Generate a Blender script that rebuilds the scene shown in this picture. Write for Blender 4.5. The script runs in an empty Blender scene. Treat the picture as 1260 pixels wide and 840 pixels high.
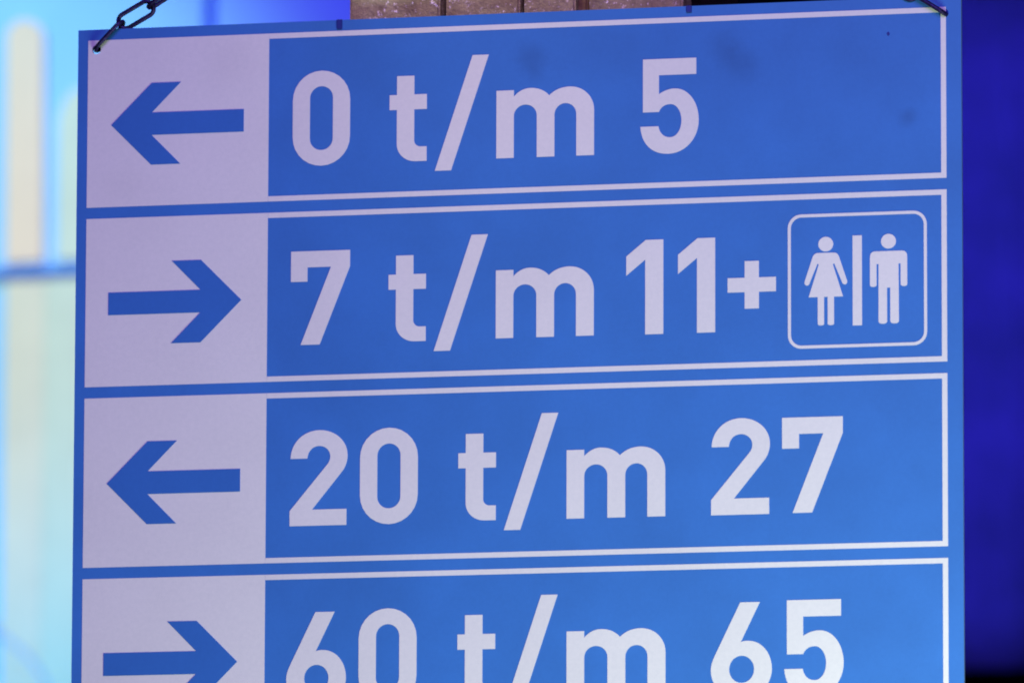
import bpy, bmesh, math, random
from mathutils import Vector, Matrix

random.seed(7)
scene = bpy.context.scene
C = scene.collection

# ------------------------------------------------------------------ camera
S = 0.00075                       # metres per sign unit
ZC = 2.83                         # height of the sign's reference point
CAM = Vector((2340.3 * S, -9935.8 * S, ZC - 1570.2 * S))
FPX = 1260 * 300 / 36.0


def rot(r):
    th = math.radians(math.sqrt(sum(a * a for a in r)))
    return Matrix.Rotation(th, 3, Vector(r))


RM = rot((-8.42, 13.17, -0.78))   # rows: right, down, forward in sign axes (x right, y down, z away)


def s2w(v):
    return Vector((v[0], v[2], -v[1]))


RIGHT, DOWN, FWD = s2w(RM[0]), s2w(RM[1]), s2w(RM[2])
cam_data = bpy.data.cameras.new('camera')
cam = bpy.data.objects.new('camera', cam_data)
C.objects.link(cam)
cam.matrix_world = Matrix.Translation(CAM) @ Matrix((RIGHT, -DOWN, -FWD)).transposed().to_4x4()
cam_data.lens = 300
cam_data.sensor_width = 36
cam_data.clip_start = 0.05
cam_data.clip_end = 100
cam_data.dof.use_dof = True
cam_data.dof.focus_distance = 10320 * S
cam_data.dof.aperture_fstop = 7.1
scene.camera = cam


def ray(px, py):
    return (RIGHT * ((px - 630) / FPX) + DOWN * ((py - 420) / FPX) + FWD).normalized()


def at(px, py, y):
    """world point on the vertical plane at depth y behind the sign face"""
    d = ray(px, py)
    return CAM + d * ((y - CAM.y) / d.y)


def su(px, py):
    """sign units (x right, y up, origin at the sign's reference point)"""
    p = at(px, py, 0.0)
    return p.x / S, (p.z - ZC) / S


# ------------------------------------------------------------------ world, lamps, exposure
world = bpy.data.worlds.new('World')
scene.world = world
world.use_nodes = True
bg = world.node_tree.nodes['Background']
bg.inputs[0].default_value = (0.10, 0.10, 0.6, 1)
bg.inputs[1].default_value = 0.012


def lamp(name, kind, loc, target, power, color, size=0.2, angle=40, blend=1.0):
    l = bpy.data.lights.new(name, kind)
    l.energy = power
    l.color = color
    if kind == 'SPOT':
        l.spot_size = math.radians(angle)
        l.spot_blend = blend
        l.shadow_soft_size = size
    else:
        l.shape = 'DISK'
        l.size = size
    o = bpy.data.objects.new(name, l)
    C.objects.link(o)
    o.location = loc
    o.rotation_euler = (Vector(target) - Vector(loc)).to_track_quat('-Z', 'Y').to_euler()
    return o


# stage lamps that light the sign's face
lamp('stage_lamp', 'AREA', (0.9, -4.2, 5.2), (0, 0, 2.8), 176, (0.48, 0.28, 0.97), 2.8)
lamp('stage_lamp', 'AREA', (0.72, -0.78, 1.88), (0.20, 0, 2.5), 20, (0.76, 0.95, 0.68), 0.8)
WY = 6.0                          # depth of the lit wall behind the sign
# lamps washing the wall behind
lamp('wall_wash_lamp', 'SPOT', at(-250, 400, WY) + Vector((0.0, -2.2, 1.2)), at(-250, 400, WY), 330, (0.36, 0.62, 0.40), 0.15, 46, 0.4)
lamp('wall_wash_lamp', 'SPOT', at(130, 480, WY) + Vector((0.5, -1.6, -0.3)), at(50, 420, WY), 118, (0.38, 0.28, 0.33), 0.15, 44)
lamp('wall_wash_lamp', 'SPOT', at(300, 0, WY) + Vector((0.2, -2.0, 1.8)), at(430, -60, WY), 440, (0.085, 0.045, 0.76), 0.15, 46)
lamp('wall_wash_lamp', 'SPOT', at(-150, 840, WY) + Vector((0.0, -1.6, -1.0)), at(25, 870, WY), 190, (0.06, 0.38, 1.0), 0.15, 27)  # cyan fill added low on the left to brighten the bottom panes
# unseen warm fill, added above the pillar to make the boards less purple
lamp('pillar_warm_fill', 'SPOT', (-0.25, -0.6, 4.7), (-0.05, 0.014, 3.26), 52, (1.0, 0.84, 0.36), 0.1, 15)
# lamp on the drapes
lamp('drape_lamp', 'SPOT', at(1260, 420, WY) + Vector((0.2, -2.5, 1.2)), at(1230, 580, WY), 680, (0.16, 0.20, 1.0), 0.15, 44)

scene.view_settings.view_transform = 'Standard'
scene.view_settings.look = 'None'
scene.view_settings.exposure = 0
scene.view_settings.gamma = 1
scene.view_settings.use_curve_mapping = False
scene.cycles.filter_width = 1.9


# ------------------------------------------------------------------ materials
def new_mat(name):
    m = bpy.data.materials.new(name)
    m.use_nodes = True
    nt = m.node_tree
    return m, nt, nt.nodes['Principled BSDF']


def noise(nt, scale, detail=4, rough=0.55, vec=None, stretch=None):
    tc = nt.nodes.new('ShaderNodeTexCoord')
    n = nt.nodes.new('ShaderNodeTexNoise')
    n.inputs['Scale'].default_value = scale
    n.inputs['Detail'].default_value = detail
    n.inputs['Roughness'].default_value = rough
    if stretch:
        mp = nt.nodes.new('ShaderNodeMapping')
        mp.inputs['Scale'].default_value = stretch
        nt.links.new(tc.outputs['Object'], mp.inputs['Vector'])
        nt.links.new(mp.outputs['Vector'], n.inputs['Vector'])
    else:
        nt.links.new(tc.outputs['Object'], n.inputs['Vector'])
    return n


def ramp(nt, src, stops):
    r = nt.nodes.new('ShaderNodeValToRGB')
    e = r.color_ramp.elements
    while len(e) < len(stops):
        e.new(0.5)
    for k, (p, c) in enumerate(stops):
        e[k].position = p
        e[k].color = (*c, 1) if len(c) == 3 else c
    nt.links.new(src, r.inputs[0])
    return r


def mul(nt, a, b, fac=1.0, mode='MULTIPLY'):
    m = nt.nodes.new('ShaderNodeMix')
    m.data_type = 'RGBA'
    m.blend_type = mode
    m.inputs[0].default_value = fac
    nt.links.new(a, m.inputs[6])
    nt.links.new(b, m.inputs[7])
    return m.outputs[2]


def bump(nt, bsdf, src, strength, dist):
    b = nt.nodes.new('ShaderNodeBump')
    b.inputs['Strength'].default_value = strength
    b.inputs['Distance'].default_value = dist
    nt.links.new(src, b.inputs['Height'])
    nt.links.new(b.outputs['Normal'], bsdf.inputs['Normal'])


def sign_mat(name, col, var, rough, spots=()):
    """sheet vinyl: slight mottling, fine grain, a few handled smudges"""
    m, nt, b = new_mat(name)
    n1 = noise(nt, 9, 5, 0.6)
    lo = tuple(c * (1 - var) for c in col)
    hi = tuple(min(1, c * (1 + var)) for c in col)
    r1 = ramp(nt, n1.outputs['Fac'], [(0.3, lo), (0.7, hi)])
    n2 = noise(nt, 230, 3, 0.75)
    r2 = ramp(nt, n2.outputs['Fac'], [(0.3, (0.93, 0.94, 0.95)), (0.7, (1, 1, 1))])
    c = mul(nt, r1.outputs[0], r2.outputs[0])
    geo = nt.nodes.new('ShaderNodeNewGeometry')
    wob = noise(nt, 45, 3, 0.6)
    for (px, py, rx, depth) in spots:
        p = at(px, py, 0)
        d = nt.nodes.new('ShaderNodeVectorMath'); d.operation = 'DISTANCE'
        d.inputs[1].default_value = p
        nt.links.new(geo.outputs['Position'], d.inputs[0])
        ad = nt.nodes.new('ShaderNodeMath'); ad.operation = 'MULTIPLY_ADD'
        ad.inputs[1].default_value = rx * S * 0.9
        nt.links.new(wob.outputs['Fac'], ad.inputs[0])
        nt.links.new(d.outputs['Value'], ad.inputs[2])
        mr = nt.nodes.new('ShaderNodeMapRange')
        mr.interpolation_type = 'SMOOTHSTEP'
        mr.inputs['From Min'].default_value = rx * S * 0.45
        mr.inputs['From Max'].default_value = rx * S * 1.6
        mr.inputs['To Min'].default_value = 1 - depth
        mr.inputs['To Max'].default_value = 1.0
        nt.links.new(ad.outputs[0], mr.inputs['Value'])
        cx = nt.nodes.new('ShaderNodeCombineColor')
        for q in range(3):
            nt.links.new(mr.outputs[0], cx.inputs[q])
        c = mul(nt, c, cx.outputs[0])
    nt.links.new(c, b.inputs['Base Color'])
    b.inputs['Roughness'].default_value = rough
    b.inputs['Specular IOR Level'].default_value = 0.35
    nb = noise(nt, 14, 2, 0.5)
    bump(nt, b, nb.outputs['Fac'], 0.12, 0.002)
    return m


M_BLUE = sign_mat('sign_blue', (0.036, 0.178, 0.56), 0.09, 0.5,
                  [(652, 72, 26, 0.18), (660, 92, 14, 0.10), (890, 58, 26, 0.15), (910, 78, 30, 0.18), (1117, 145, 15, 0.20), (760, 60, 50, 0.06), (1000, 540, 40, 0.06), (480, 740, 60, 0.06)])
M_ARROW = sign_mat('arrow_blue', (0.030, 0.155, 0.52), 0.05, 0.5)
M_WHITE = sign_mat('sign_white', (0.76, 0.75, 0.76), 0.025, 0.42, [(150, 230, 40, 0.04), (280, 80, 50, 0.04)])
M_EDGE = sign_mat('sign_edge', (0.20, 0.30, 0.60), 0.05, 0.5)
M_CLIP = sign_mat('clip_blue', (0.012, 0.03, 0.24), 0.1, 0.5)

M_STEEL, nt, b = new_mat('dark_steel')
n = noise(nt, 160, 3)
r = ramp(nt, n.outputs['Fac'], [(0.35, (0.02, 0.014, 0.07)), (0.7, (0.05, 0.035, 0.15))])  # bluish base: blue surroundings mirrored in the steel, put into the colour
nt.links.new(r.outputs[0], b.inputs['Base Color'])
b.inputs['Metallic'].default_value = 0.85
b.inputs['Roughness'].default_value = 0.52


def wood_mat(name, a, c, glint):
    m, nt, b = new_mat(name)
    g = noise(nt, 28, 6, 0.65, stretch=(3.0, 1.0, 0.35))
    r1 = ramp(nt, g.outputs['Fac'], [(0.3, a), (0.72, c)])
    blot = noise(nt, 16, 4, 0.6)
    rb = ramp(nt, blot.outputs['Fac'], [(0.35, (0.58, 0.46, 0.46)), (0.6, (1, 1, 1))])
    col = mul(nt, r1.outputs[0], rb.outputs[0])
    f = noise(nt, 260, 3, 0.7)
    rf = ramp(nt, f.outputs['Fac'], [(0.58, (0, 0, 0)), (0.70, (glint, glint, glint))])  # fibre highlights put into the colour as bright specks
    patch = noise(nt, 22, 2, 0.5)
    rp = ramp(nt, patch.outputs['Fac'], [(0.42, (0.12, 0.12, 0.12)), (0.62, (1, 1, 1))])
    fl = mul(nt, rf.outputs[0], rp.outputs[0])
    col = mul(nt, col, fl, 1.0, 'ADD')
    nt.links.new(col, b.inputs['Base Color'])
    b.inputs['Roughness'].default_value = 0.75
    bn = noise(nt, 190, 5, 0.7)
    bump(nt, b, bn.outputs['Fac'], 0.8, 0.004)
    return m


M_WOOD = wood_mat('rough_timber', (0.44, 0.40, 0.19), (0.76, 0.70, 0.34), 1.2)
M_WOOD2 = wood_mat('brown_timber', (0.20, 0.12, 0.04), (0.30, 0.20, 0.08), 0.1)
M_SHADEWOOD = wood_mat('shade_timber', (0.02, 0.012, 0.008), (0.05, 0.03, 0.02), 0.0)  # near-black: shade on the pillar's side put into the colour

M_WALL, nt, b = new_mat('wall_white')
n = noise(nt, 3, 5)
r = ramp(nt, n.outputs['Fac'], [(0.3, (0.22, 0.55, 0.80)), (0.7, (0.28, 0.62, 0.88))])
nt.links.new(r.outputs[0], b.inputs['Base Color'])
b.inputs['Roughness'].default_value = 0.6
M_JOINT, nt, b = new_mat('joint_blue')
n = noise(nt, 8, 3)
r = ramp(nt, n.outputs['Fac'], [(0.3, (0.02, 0.09, 0.66)), (0.7, (0.03, 0.12, 0.80))])
nt.links.new(r.outputs[0], b.inputs['Base Color'])
b.inputs['Roughness'].default_value = 0.7


def cloth_mat(name, a, c):
    m, nt, b = new_mat(name)
    n = noise(nt, 5, 5, 0.6)
    r = ramp(nt, n.outputs['Fac'], [(0.3, a), (0.7, c)])
    nt.links.new(r.outputs[0], b.inputs['Base Color'])
    b.inputs['Roughness'].default_value = 0.95
    b.inputs['Specular IOR Level'].default_value = 0.1
    w = noise(nt, 300, 2)
    bump(nt, b, w.outputs['Fac'], 0.3, 0.002)
    return m


M_DRAPE = cloth_mat('blue_cloth', (0.045, 0.045, 0.22), (0.085, 0.06, 0.40))
M_BLACK = cloth_mat('black_cloth', (0.004, 0.004, 0.005), (0.008, 0.008, 0.010))


# ------------------------------------------------------------------ helpers
def empty(name, loc):
    o = bpy.data.objects.new(name, None)
    o.empty_display_size = 0.05
    o.location = loc
    C.objects.link(o)
    return o


def tag(o, label, cat, group=None, kind=None):
    o['label'] = label
    o['category'] = cat
    if group:
        o['group'] = group
    if kind:
        o['kind'] = kind
    return o


def link(name, me, mat, parent=None, smooth=False):
    o = bpy.data.objects.new(name, me)
    C.objects.link(o)
    if mat:
        me.materials.clear()
        me.materials.append(mat)
    me.polygons.foreach_set('use_smooth', [smooth] * len(me.polygons))
    if parent:
        o.parent = parent
        o.matrix_parent_inverse = Matrix.Translation(parent_world(parent)).inverted()
    return o


def parent_world(p):
    v = Vector(p.location)
    return v


def flat(name, contours, y_front, thick, mat, parent):
    """plate cut to outlines given in sign units (x right, y up); second and later outlines may be holes"""
    cu = bpy.data.curves.new(name, 'CURVE')
    cu.dimensions = '2D'
    cu.fill_mode = 'BOTH'
    cu.extrude = thick / 2
    for pts in contours:
        sp = cu.splines.new('POLY')
        sp.points.add(len(pts) - 1)
        for k, (x, y) in enumerate(pts):
            sp.points[k].co = (x * S, y * S, 0, 1)
        sp.use_cyclic_u = True
    tmp = bpy.data.objects.new(name, cu)
    C.objects.link(tmp)
    bpy.context.view_layer.update()
    me = bpy.data.meshes.new_from_object(tmp)
    bpy.data.objects.remove(tmp)
    bpy.data.curves.remove(cu)
    for v in me.vertices:
        x, y, z = v.co
        v.co = (x, y_front + thick / 2 - z, ZC + y)
    me.update()
    o = link(name, me, mat, parent)
    return o


def box_mesh(x0, x1, y0, y1, z0, z1, bev=0.0, seg=1):
    bm = bmesh.new()
    bmesh.ops.create_cube(bm, size=1)
    for v in bm.verts:
        v.co = ((x0 + x1) / 2 + v.co.x * (x1 - x0), (y0 + y1) / 2 + v.co.y * (y1 - y0), (z0 + z1) / 2 + v.co.z * (z1 - z0))
    if bev:
        bmesh.ops.bevel(bm, geom=bm.edges[:], offset=bev, segments=seg, affect='EDGES')
    me = bpy.data.meshes.new('box')
    bm.to_mesh(me)
    bm.free()
    return me


def arc(cx, cy, rx, ry, a0, a1, n=14):
    return [(cx + rx * math.cos(math.radians(a0 + (a1 - a0) * k / n)), cy + ry * math.sin(math.radians(a0 + (a1 - a0) * k / n))) for k in range(n + 1)]


def bez(p0, p1, p2, p3, n=12):
    out = []
    for k in range(n + 1):
        t = k / n
        u = 1 - t
        out.append(tuple(u ** 3 * p0[i] + 3 * u * u * t * p1[i] + 3 * u * t * t * p2[i] + t ** 3 * p3[i] for i in (0, 1)))
    return out


def quarter(p0, p3, first, k=0.56):
    """elliptical-like quarter from p0 to p3; first='h' leaves p0 horizontally, 'v' vertically"""
    dx, dy = p3[0] - p0[0], p3[1] - p0[1]
    if first == 'h':
        return bez(p0, (p0[0] + dx * k, p0[1]), (p3[0], p3[1] - dy * k), p3)
    return bez(p0, (p0[0], p0[1] + dy * k), (p3[0] - dx * k, p3[1]), p3)


def clean(pts):
    out = []
    for p in pts:
        if not out or abs(p[0] - out[-1][0]) + abs(p[1] - out[-1][1]) > 1e-4:
            out.append(p)
    if abs(out[0][0] - out[-1][0]) + abs(out[0][1] - out[-1][1]) < 1e-4:
        out.pop()
    return out


# ------------------------------------------------------------------ glyph outlines (unit = one photograph pixel)
G = {}
G['0'] = [arc(35.5, 81.0, 35.5, 36, 0, 180) + arc(35.5, 35.0, 35.5, 36, 180, 360),
          arc(35.5, 83.2, 14.3, 14.5, 0, 180) + arc(35.5, 32.8, 14.3, 14.5, 180, 360)]
G['1'] = [[(0, 96), (23.7, 115.5), (45, 115.5), (45, 0), (23, 0), (23, 91.5), (0, 72.5)]]
G['2'] = [[(0, 0), (70, 0), (70, 19.7), (27.5, 19.7)] + [(63.5, 64.5)] + bez((63.5, 64.5), (68.5, 70.5), (71, 78), (71, 85.5))
          + quarter((71, 85.5), (36, 117), 'v') + quarter((36, 117), (0.8, 82.5), 'h')
          + [(21.4, 82.5)] + bez((21.4, 82.5), (22.2, 92), (28, 97.6), (35.8, 97.6)) + quarter((35.8, 97.6), (49.8, 84.5), 'h')
          + bez((49.8, 84.5), (49.8, 80.5), (48.5, 77.5), (45.8, 74.2)) + [(0, 18.5)]]
G['5'] = [[(3.1, 116), (68, 116), (68, 96), (22.6, 96), (22.6, 72.5)] + bez((22.6, 72.5), (28, 76.5), (35, 79), (42, 79))
          + quarter((42, 79), (71, 39.5), 'h') + quarter((71, 39.5), (34, -1), 'v') + bez((34, -1), (13, -1), (1.2, 13), (0, 33.2))
          + [(22, 33.2)] + bez((22, 33.2), (23.5, 24), (29, 19.2), (36.5, 19.2)) + quarter((36.5, 19.2), (50, 39.5), 'h')
          + quarter((50, 39.5), (36.5, 60), 'v') + bez((36.5, 60), (29.5, 60), (25, 57), (22.6, 50.8)) + [(3.1, 50.8)]]
G['6'] = [[(35.4, 115.5), (59, 115.5), (36.0, 67.6)] + bez((36.0, 67.6), (39, 69), (42.5, 69.2), (45, 69)) + quarter((45, 69), (73.3, 35), 'h')
          + quarter((73.3, 35), (36.7, -1), 'v') + quarter((36.7, -1), (0, 34), 'h') + bez((0, 34), (0, 41), (2.2, 46), (5.4, 53)),
          arc(37, 34.8, 15, 16.4, 0, 360, 36)]
G['7'] = [[(0, 115.5), (73, 115.5), (73, 95.5), (36, 0), (12.5, 0), (49.5, 95.5), (20.4, 95.5), (20.4, 78), (0, 78)]]
G['t'] = [[(9.1, 106), (30.5, 106), (30.5, 82.7), (46, 82.7), (46, 64.2), (30.5, 64.2), (30.5, 26)] + quarter((30.5, 26), (38.5, 18), 'v')
          + [(46, 18), (46, 0), (32, 0)] + quarter((32, 0), (9.1, 22), 'h') + [(9.1, 64.2), (0, 64.2), (0, 82.7), (9.1, 82.7)]]
G['/'] = [[(0, -13.5), (20, -13.5), (66, 128), (46, 128)]]
G['m'] = [[(0, 0), (0, 83.5), (21.4, 83.5), (21.4, 75.5)] + bez((21.4, 75.5), (27, 82), (34, 85.5), (42, 85.5)) + bez((42, 85.5), (51, 85.5), (59.5, 82), (64.8, 75.5))
          + bez((64.8, 75.5), (71, 82), (80, 85.5), (90, 85.5)) + quarter((90, 85.5), (119.7, 56), 'h') + [(119.7, 0), (98, 0), (98, 51.5)]
          + arc(84.6, 51.5, 13.4, 13.8, 0, 180, 16) + [(71.2, 0), (49.6, 0), (49.6, 51.5)] + arc(35.5, 51.5, 14.1, 13.8, 0, 180, 16) + [(21.4, 0)]]
G['+'] = [[(-29.2, -8.8), (-8.6, -8.8), (-8.6, -29), (8.6, -29), (8.6, -8.8), (29.2, -8.8), (29.2, 8.8), (8.6, 8.8), (8.6, 29), (-8.6, 29), (-8.6, 8.8), (-29.2, 8.8)]]
G['arrow'] = [[(0, 0), (49.5, 51), (85.5, 51), (50, 14), (163, 14), (163, -14), (50, -14), (85.5, -51), (49.5, -51)]]
GX, GY = 1 / 0.985, 1 / 1.004


def glyph(name, key, px, py, parent, mat=None, y=-0.0004, flip=1, base_at=None, sx=1.0, sy=1.0):
    """px,py: photograph pixel of the glyph's left end on its base line (py read at base_at)"""
    u, _ = su(px, py)
    _, v = su(base_at if base_at is not None else px, py)
    cs = [clean([(u + flip * x * GX * sx, v + yy * GY * sy) for x, yy in c]) for c in G[key]]
    return flat(name, cs, y, 0.0006, mat or M_WHITE, parent)


# ------------------------------------------------------------------ direction sign
HOLE_L, HOLE_R = (119.0, 61.5), (1161.5, 16.5)
W, P, HH = 1070.5, 222.0, 208.0


def ru(x, y):                     # row coordinates (origin row 1 top-left, y down) -> sign units
    return (x - 528.0, 333.0 - y)


sign = empty('direction_sign', at(630, 900, 0.0) * 1.0)
sign.location = Vector((0, 0.0, ZC + ru(0, 4 * P)[1] * S))
tag(sign, 'blue and white seat number sign with arrows, hanging on two chains', 'sign')
x0, y0 = ru(-13.0, -13.5)
x1 = ru(W + 18.6, 0)[0]
y1 = ru(0, 3 * P + HH + 14)[1]
hl, hr = su(*HOLE_L), su(*HOLE_R)


def hole(c, r=5.6):
    return arc(c[0], c[1], r, r, 0, 345, 23)


panel = flat('panel', [[(x0, y0), (x1, y0), (x1, y1), (x0, y1)], hole(hl), hole(hr)], 0.0, 0.004, M_BLUE, sign)
panel.data.materials.append(M_EDGE)
for f in panel.data.polygons:     # the cut edge of the sheet shows its core
    if abs(f.normal.y) < 0.5:
        f.material_index = 1

LW = 6.4                          # border line width
FX = 230.0                        # right edge of the white arrow field
for i in range(4):
    t, bt = i * P, i * P + HH
    hs = [hole(hl)] if i == 0 else []
    rect = [ru(0, t), ru(FX, t), ru(FX, bt), ru(0, bt)]
    field = flat('arrow_field', [rect] + hs, -0.0003, 0.0005, M_WHITE, sign)
    line = [ru(FX, t), ru(W, t), ru(W, bt), ru(FX, bt), ru(FX, bt - LW * 1.5), ru(W - LW, bt - LW), ru(W - LW, t + LW), ru(FX, t + LW)]
    line = [ru(FX + .2, t), ru(W, t), ru(W, bt), ru(FX + .2, bt), ru(FX + .2, bt - LW), ru(W - LW, bt - LW), ru(W - LW, t + LW), ru(FX + .2, t + LW)]
    hs = [hole(hr)] if i == 0 else []
    flat('border_line', [line], -0.0003, 0.0005, M_WHITE, sign)
    tip = [(137, 154.4), (297.1, 368.8), (131.4, 595.0), (292.0, 813.4)][i]
    glyph('arrow', 'arrow', tip[0], tip[1], sign, M_ARROW, -0.0007, 1 if i % 2 == 0 else -1, sx=1.018)

ROWS = [
    [('0', 360, 203.0, 395), ('t', 479.1, 198.6, 507), ('/', 535.1, 196.6, 545), ('m', 610.7, 193.2, 665), ('5', 788, 188.4, 821)],
    [('7', 357.5, 424.0, 381), ('t', 477.8, 419.8, 507), ('/', 533.7, 418.0, 543), ('m', 610, 414.6, 665), ('1', 770.6, 411.0, 804), ('1', 834.3, 409.0, 868)],
    [('2', 356.3, 646.2, 391), ('0', 442.7, 643.4, 478), ('t', 563.7, 639.8, 595), ('/', 620, 638.0, 630), ('m', 697.1, 636.4, 752), ('2', 875, 632.8, 910), ('7', 962.5, 630.4, 988)],
    [('6', 352.0, 868.9, 390), ('0', 440.9, 866.0, 476), ('t', 562.6, 863.2, 593), ('/', 619, 862, 629), ('m', 697, 860.0, 752), ('6', 874.7, 858.4, 910), ('5', 965.2, 855.8, 1000)],
]
NAMES = {'t': 'letter', 'm': 'letter', '/': 'slash', '+': 'plus_sign'}
for row in ROWS:
    for (k, px, py, ba) in row:
        glyph(NAMES.get(k, 'numeral'), k, px, py, sign, base_at=ba)
glyph('plus_sign', '+', 925.1, 350.3, sign)

# toilet pictogram
ZF = 3.654
PCX, PCY = 940 + 420 / ZF, 230 + 417 / ZF
pu, pv = su(PCX, PCY)


def pz(pts, cx):
    """zoomed picture coordinates about a figure's own axis -> sign units, base slope removed"""
    out = []
    for x, y in pts:
        yy = y + 0.033 * (cx - 420)
        out.append((pu + (x + cx - 420) / ZF / 0.99, pv - (yy - 417) / ZF / 1.015))
    return out


def rrect(w, h, r, n=8):
    return arc(w - r, h - r, r, r, 0, 90, n) + arc(-w + r, h - r, r, r, 90, 180, n) + arc(-w + r, -h + r, r, r, 180, 270, n) + arc(w - r, -h + r, r, r, 270, 360, n)


pict = empty('toilet_pictogram', Vector((pu * S, -0.0004, ZC + pv * S)))
pict.parent = sign
pict.matrix_parent_inverse = Matrix.Translation(sign.location).inverted()
YV, TV = -0.0004, 0.0006


def flatp(name, cs):
    return flat(name, [clean(c) for c in cs], YV, TV, M_WHITE, pict)


ow, oh = 307 / ZF / 0.99, 302 / ZF / 1.015
flatp('pictogram_frame', [[(pu + x, pv + y) for x, y in rrect(ow, oh, 16.5)], [(pu + x, pv + y) for x, y in rrect(ow - 3.7, oh - 3.7, 13)]])
flatp('divider_bar', [pz([(-20.5, 218), (20.5, 218), (20.5, 622), (-20.5, 622)], 420)])


def head(name, cx, cy, r):
    flatp(name, [pz(arc(0, cy, r, r, 0, 345, 23), cx)])


head('figure_head', 281, 257, 33)
head('figure_head', 558, 244, 33)
half = [(0, 296), (34, 296)] + bez((34, 296), (48, 296), (55, 304), (59, 316), 6) + [(94, 424)] + bez((94, 424), (97, 440), (82, 446), (74, 436), 6) \
    + [(37, 344), (31, 348), (76, 494), (36, 494), (36, 616)] + bez((36, 616), (36, 624), (8, 624), (8, 616), 4) + [(8, 494), (0, 494)]
flatp('figure_body', [pz([(x, y) for x, y in half] + [(-x, y) for x, y in reversed(half)], 281)])
half = [(0, 288), (58, 288)] + bez((58, 288), (74, 288), (82, 298), (82, 314), 6) + [(82, 440)] + bez((82, 440), (82, 450), (53, 450), (53, 440), 5) \
    + [(53, 345), (44, 345), (45, 604)] + bez((45, 604), (45, 617), (7, 617), (7, 604), 5) + [(7, 452), (0, 452)]
flatp('figure_body', [pz([(x, y) for x, y in half] + [(-x, y) for x, y in reversed(half)], 558)])

# small dark clips gripping the top edge beside the pillar
for px, pyt, pyb in ((418, 26.5, 36.5), (848, 8.5, 16)):
    a, bb = at(px - 3.4, pyt, 0), at(px + 3.4, pyb, 0)
    zt = ZC + y0 * S + 0.0004
    link('clip', box_mesh(a.x, bb.x, -0.0016, 0.0056, bb.z, zt, 0.0006), M_CLIP, sign)
# a speck of dirt on the top row
sp = su(1093, 42)
flat('speck', [arc(sp[0], sp[1], 1.9, 2.3, 0, 330, 11)], -0.0002, 0.0004, M_CLIP, sign)


# ------------------------------------------------------------------ chains
def link_mesh():
    """one chain link along +x, wide in y, wire 4.2 mm"""
    wr, half_l, half_w = 0.0021, 0.0181, 0.0068
    path = []
    n = 10
    for k in range(n + 1):
        a = -math.pi / 2 + math.pi * k / n
        path.append((half_l - half_w + half_w * math.cos(a), half_w * math.sin(a)))
    for k in range(n + 1):
        a = math.pi / 2 + math.pi * k / n
        path.append((-(half_l - half_w) + half_w * math.cos(a), half_w * math.sin(a)))
    bm = bmesh.new()
    rings = []
    m = len(path)
    for k, (x, y) in enumerate(path):
        xa, ya = path[k - 1]
        xb, yb = path[(k + 1) % m]
        t = Vector((xb - xa, yb - ya, 0)).normalized()
        nrm = Vector((t.y, -t.x, 0))
        rings.append([bm.verts.new(Vector((x, y, 0)) + nrm * (wr * math.cos(q * math.pi / 4)) + Vector((0, 0, wr * math.sin(q * math.pi / 4)))) for q in range(8)])
    for k in range(m):
        A, B = rings[k], rings[(k + 1) % m]
        for q in range(8):
            bm.faces.new((A[q], A[(q + 1) % 8], B[(q + 1) % 8], B[q]))
    bmesh.ops.recalc_face_normals(bm, faces=bm.faces[:])
    me = bpy.data.meshes.new('chain_link')
    bm.to_mesh(me)
    bm.free()
    me.materials.append(M_STEEL)
    me.polygons.foreach_set('use_smooth', [True] * len(me.polygons))
    return me


LINK = link_mesh()
PITCH = 0.0320
APEX = at(640, -262, -0.012)


def chain(start_px, dirs, label):
    p = at(*start_px, 0.0)
    p.y = 0.0015
    root = empty('hanging_chain', p)
    tag(root, label, 'chain', 'chains holding up the sign')
    k = 0
    while True:
        if k < len(dirs):
            a = math.radians(dirs[k])
            d = Vector((math.cos(a), -0.03, math.sin(a))).normalized()
        else:
            d = APEX - p
            if d.length < PITCH * 0.8:
                break
            d.normalize()
        q = p + d * PITCH
        o = bpy.data.objects.new('link', LINK)
        C.objects.link(o)
        o.parent = root
        o.matrix_parent_inverse = Matrix.Translation(root.location).inverted()
        side = Vector((0, 1, 0)) if k % 2 == 0 else d.cross(Vector((0, 1, 0))).normalized()
        side = (side - d * side.dot(d)).normalized()
        if k % 2 == 1:
            side = (Matrix.Rotation(math.radians(14 * (1 if k % 4 == 1 else -1)), 3, d) @ side)
        nz = d.cross(side)
        o.matrix_basis = Matrix.Translation((p + q) / 2) @ Matrix((d, side, nz)).transposed().to_4x4()
        p = q
        k += 1
        if k > 40:
            break
    return root


chain((119.8, 60.0), [45, 28, 31], 'dark steel chain through the white corner above the first left arrow')
chain(HOLE_R, [147, 146], "dark steel chain at the blue corner of the sign's top row")

# the hook that carries both chains
hook = empty('wall_hook', APEX)
tag(hook, 'dark steel hook in the rough timber pillar carrying both chains', 'hook')
link('hook_plate', box_mesh(APEX.x - 0.02, APEX.x + 0.02, 0.006, 0.013, APEX.z - 0.035, APEX.z + 0.045, 0.0015), M_STEEL, hook)
bm = bmesh.new()
prev = None
for k in range(15):
    a = math.radians(200 - 250 * k / 14) if k < 13 else None
    if k < 13:
        c = Vector((APEX.x, -0.012 - 0.014 * math.cos(math.radians(-200 + 25 * k)), APEX.z + 0.012 + 0.016 * math.sin(math.radians(-160 + 25 * k - 30))))
        ring = [bm.verts.new(c + Vector((0.003 * math.cos(q * math.pi / 4), 0, 0.003 * math.sin(q * math.pi / 4)))) for q in range(8)]
        if prev:
            for q in range(8):
                bm.faces.new((prev[q], prev[(q + 1) % 8], ring[(q + 1) % 8], ring[q]))
        prev = ring
bmesh.ops.recalc_face_normals(bm, faces=bm.faces[:])
me = bpy.data.meshes.new('hook_arm')
bm.to_mesh(me)
bm.free()
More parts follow.
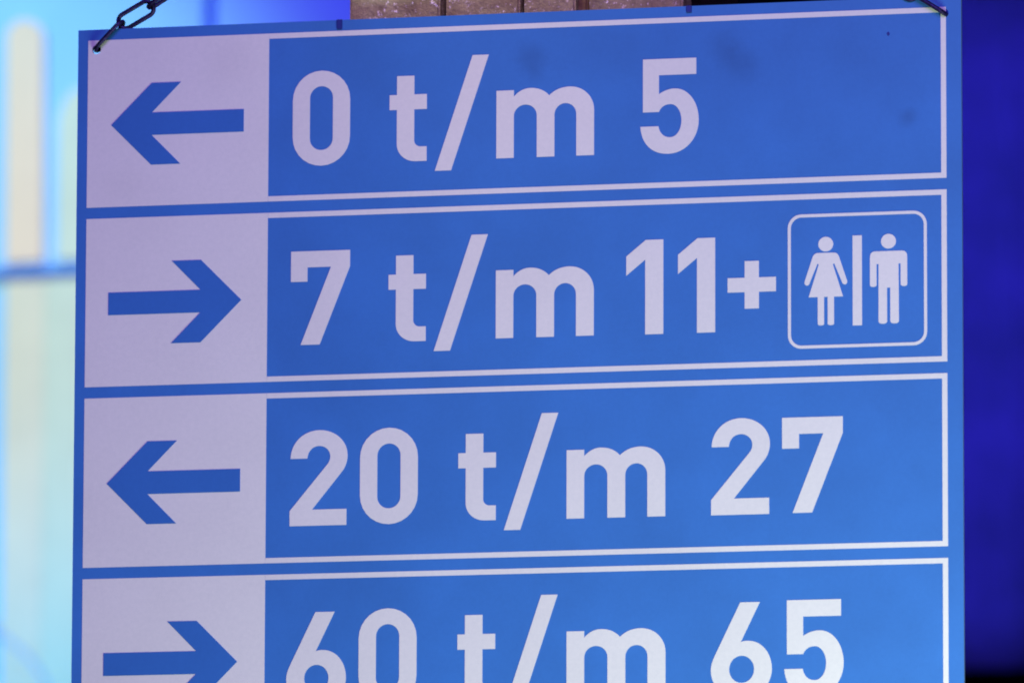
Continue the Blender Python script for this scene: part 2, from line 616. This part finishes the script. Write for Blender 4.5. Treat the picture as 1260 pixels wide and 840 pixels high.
link('hook_arm', me, M_STEEL, hook, True)

# ------------------------------------------------------------------ timber pillar right behind the sign
PY = 0.014
top_z = 4.3


def px_x(px, y):
    return at(px, 15, y).x


pillar = empty('timber_pillar', Vector((px_x(635, PY), PY + 0.13, 0)))
tag(pillar, 'rough grey brown timber pillar of upright boards behind the sign', 'pillar')
for a, c, off, mt in ((430, 541, 0.000, M_WOOD), (548.5, 639.5, 0.003, M_WOOD), (644.5, 708, 0.001, M_WOOD), (709, 723.5, 0.012, M_WOOD2), (724.5, 840, 0.000, M_WOOD)):
    me = box_mesh(px_x(a, PY + off), px_x(c, PY + off), PY + off, PY + 0.040, 0, top_z, 0.0022, 2)
    o = link('board', me, mt, pillar)
xa, xb = px_x(432, PY), px_x(838, PY)
link('core', box_mesh(xa + 0.003, xb - 0.003, PY + 0.041, PY + 0.27, 0, top_z - 0.002, 0.002), M_SHADEWOOD, pillar)

# ------------------------------------------------------------------ lit wall behind
wall = empty('wall', Vector((at(100, 400, WY).x, WY + 0.03, 0)))
wall['kind'] = 'structure'
zj = [0.0, at(45, 335, WY).z, at(45, 335, WY).z + 1.25]
zj = [zj[1] - 1.25 * 2, zj[1] - 1.25, zj[1], zj[1] + 1.25]
xj = [at(258, 15, WY).x - 0.95, at(258, 15, WY).x, at(258, 15, WY).x + 0.62]
g = 0.009
for i in range(2):
    for j in range(3):
        link('wall_panel', box_mesh(xj[i] + g, xj[i + 1] - g, WY, WY + 0.03, max(0.0, zj[j]) + 0.002, zj[j + 1] - 0.002, 0.003), M_WALL, wall)
link('backing', box_mesh(xj[0], xj[2], WY + 0.031, WY + 0.06, 0, zj[3]), M_JOINT, wall)


# arched window with frosted panes set on the wall
def pane_mat(name, c):
    m, nt, b = new_mat(name)
    n = noise(nt, 14, 4)
    r = ramp(nt, n.outputs['Fac'], [(0.3, tuple(q * 0.93 for q in c)), (0.7, c)])
    nt.links.new(r.outputs[0], b.inputs['Base Color'])
    b.inputs['Roughness'].default_value = 0.55
    return m


M_CREAM = pane_mat('frosted_cream', (0.86, 0.66, 0.46))
M_PALE = pane_mat('frosted_pale', (0.62, 0.70, 0.52))
M_MID = pane_mat('frosted_mid', (0.74, 0.69, 0.50))


def slab(name, pts, ya, yb, mat, parent):
    """plate with a real thickness, outline in photograph pixels taken on the wall plane"""
    bm = bmesh.new()
    base = [at(x, y, WY) for x, y in pts]
    A = [bm.verts.new((p.x, ya, p.z)) for p in base]
    B = [bm.verts.new((p.x, yb, p.z)) for p in base]
    bm.faces.new(A)
    bm.faces.new(B)
    for k in range(len(A)):
        bm.faces.new((A[k], A[(k + 1) % len(A)], B[(k + 1) % len(A)], B[k]))
    bmesh.ops.recalc_face_normals(bm, faces=bm.faces[:])
    me = bpy.data.meshes.new(name)
    bm.to_mesh(me)
    bm.free()
    return link(name, me, mat, parent)


wb = at(70, 900, WY)
win = empty('window', Vector((wb.x, WY - 0.01, wb.z)))
tag(win, 'pale lit window with rounded cream panes and a dark blue crossbar', 'window')
arch = arc(33, 48, 23, 22, 180, 360, 12)
slab('pane', arch + [(56, 322), (9, 325)], WY - 0.012, WY - 0.001, M_CREAM, win)
slab('pane', [(9, 348), (57, 346), (50, 880), (2, 882)], WY - 0.012, WY - 0.001, M_MID, win)
slab('pane', [(74, 150), (80, 128), (92, 112), (170, 104), (168, 318), (72, 321)], WY - 0.012, WY - 0.001, M_PALE, win)
slab('pane', [(57.6, 345.5), (168, 341), (160, 876), (50.6, 880)], WY - 0.012, WY - 0.001, M_PALE, win)
slab('crossbar', [(-60, 341.5), (185, 333), (185, 328.5), (-60, 337)], WY - 0.022, WY - 0.0005, M_JOINT, win)


# a loose cable across the foot of the lit wall
def tube(name, pts, r, mat):
    bm = bmesh.new()
    prev = None
    for k, p in enumerate(pts):
        t = (pts[min(k + 1, len(pts) - 1)] - pts[max(k - 1, 0)]).normalized()
        s = t.cross(Vector((0, 1, 0))).normalized()
        ring = [bm.verts.new(p + s * (r * math.cos(q * math.pi / 4)) + Vector((0, 1, 0)) * (r * math.sin(q * math.pi / 4))) for q in range(8)]
        if prev:
            for q in range(8):
                bm.faces.new((prev[q], prev[(q + 1) % 8], ring[(q + 1) % 8], ring[q]))
        prev = ring
    bmesh.ops.recalc_face_normals(bm, faces=bm.faces[:])
    me = bpy.data.meshes.new(name)
    bm.to_mesh(me)
    bm.free()
    return link(name, me, mat, None, True)


cpts = bez((-60, 745), (10, 780), (45, 805), (66, 860), 16) + bez((66, 860), (75, 900), (80, 960), (80, 1040), 10)[1:]
M_CABLE = cloth_mat('cable_blue', (0.45, 0.55, 0.7), (0.5, 0.6, 0.75))
tag(tube('cable', [at(x, y, WY - 0.012) for x, y in cpts], 0.0045, M_CABLE), 'thin blue cable running down across the pale lit wall', 'cable')


# ------------------------------------------------------------------ drapes on the other side of the pillar
def drape(name, xa, xb, y, za, zb, amp, wave, mat, label, grp=None):
    bm = bmesh.new()
    nx, nz = 160, 14
    grid = []
    for j in range(nz + 1):
        z = za + (zb - za) * j / nz
        row = []
        for i in range(nx + 1):
            x = xa + (xb - xa) * i / nx
            ph = x / wave * 2 * math.pi
            f = amp * (math.sin(ph + 0.6 * math.sin(x * 3.1) + 0.25 * math.sin(z * 2.0)) + 0.35 * math.sin(ph * 2.3 + 1.0 + 0.3 * z))
            row.append(bm.verts.new((x, y + f, z)))
        grid.append(row)
    for j in range(nz):
        for i in range(nx):
            bm.faces.new((grid[j][i], grid[j][i + 1], grid[j + 1][i + 1], grid[j + 1][i]))
    bmesh.ops.solidify(bm, geom=bm.faces[:], thickness=0.003)
    me = bpy.data.meshes.new(name)
    bm.to_mesh(me)
    bm.free()
    return tag(link(name, me, mat, None, True), label, 'drape', grp)


hem = at(1225, 822, WY).z
drape('stage_drape', at(1050, 400, WY).x, at(1420, 400, WY).x, WY, hem, at(1000, -150, WY).z, 0.010, 0.22, M_DRAPE, 'deep blue lit drape beside the right edge of the sign')
drape('stage_drape', at(700, 400, WY).x, at(1460, 400, WY).x, WY + 0.25, 0.0, at(1000, -170, WY).z, 0.03, 0.25, M_BLACK, 'black drape hanging below and behind the blue one')
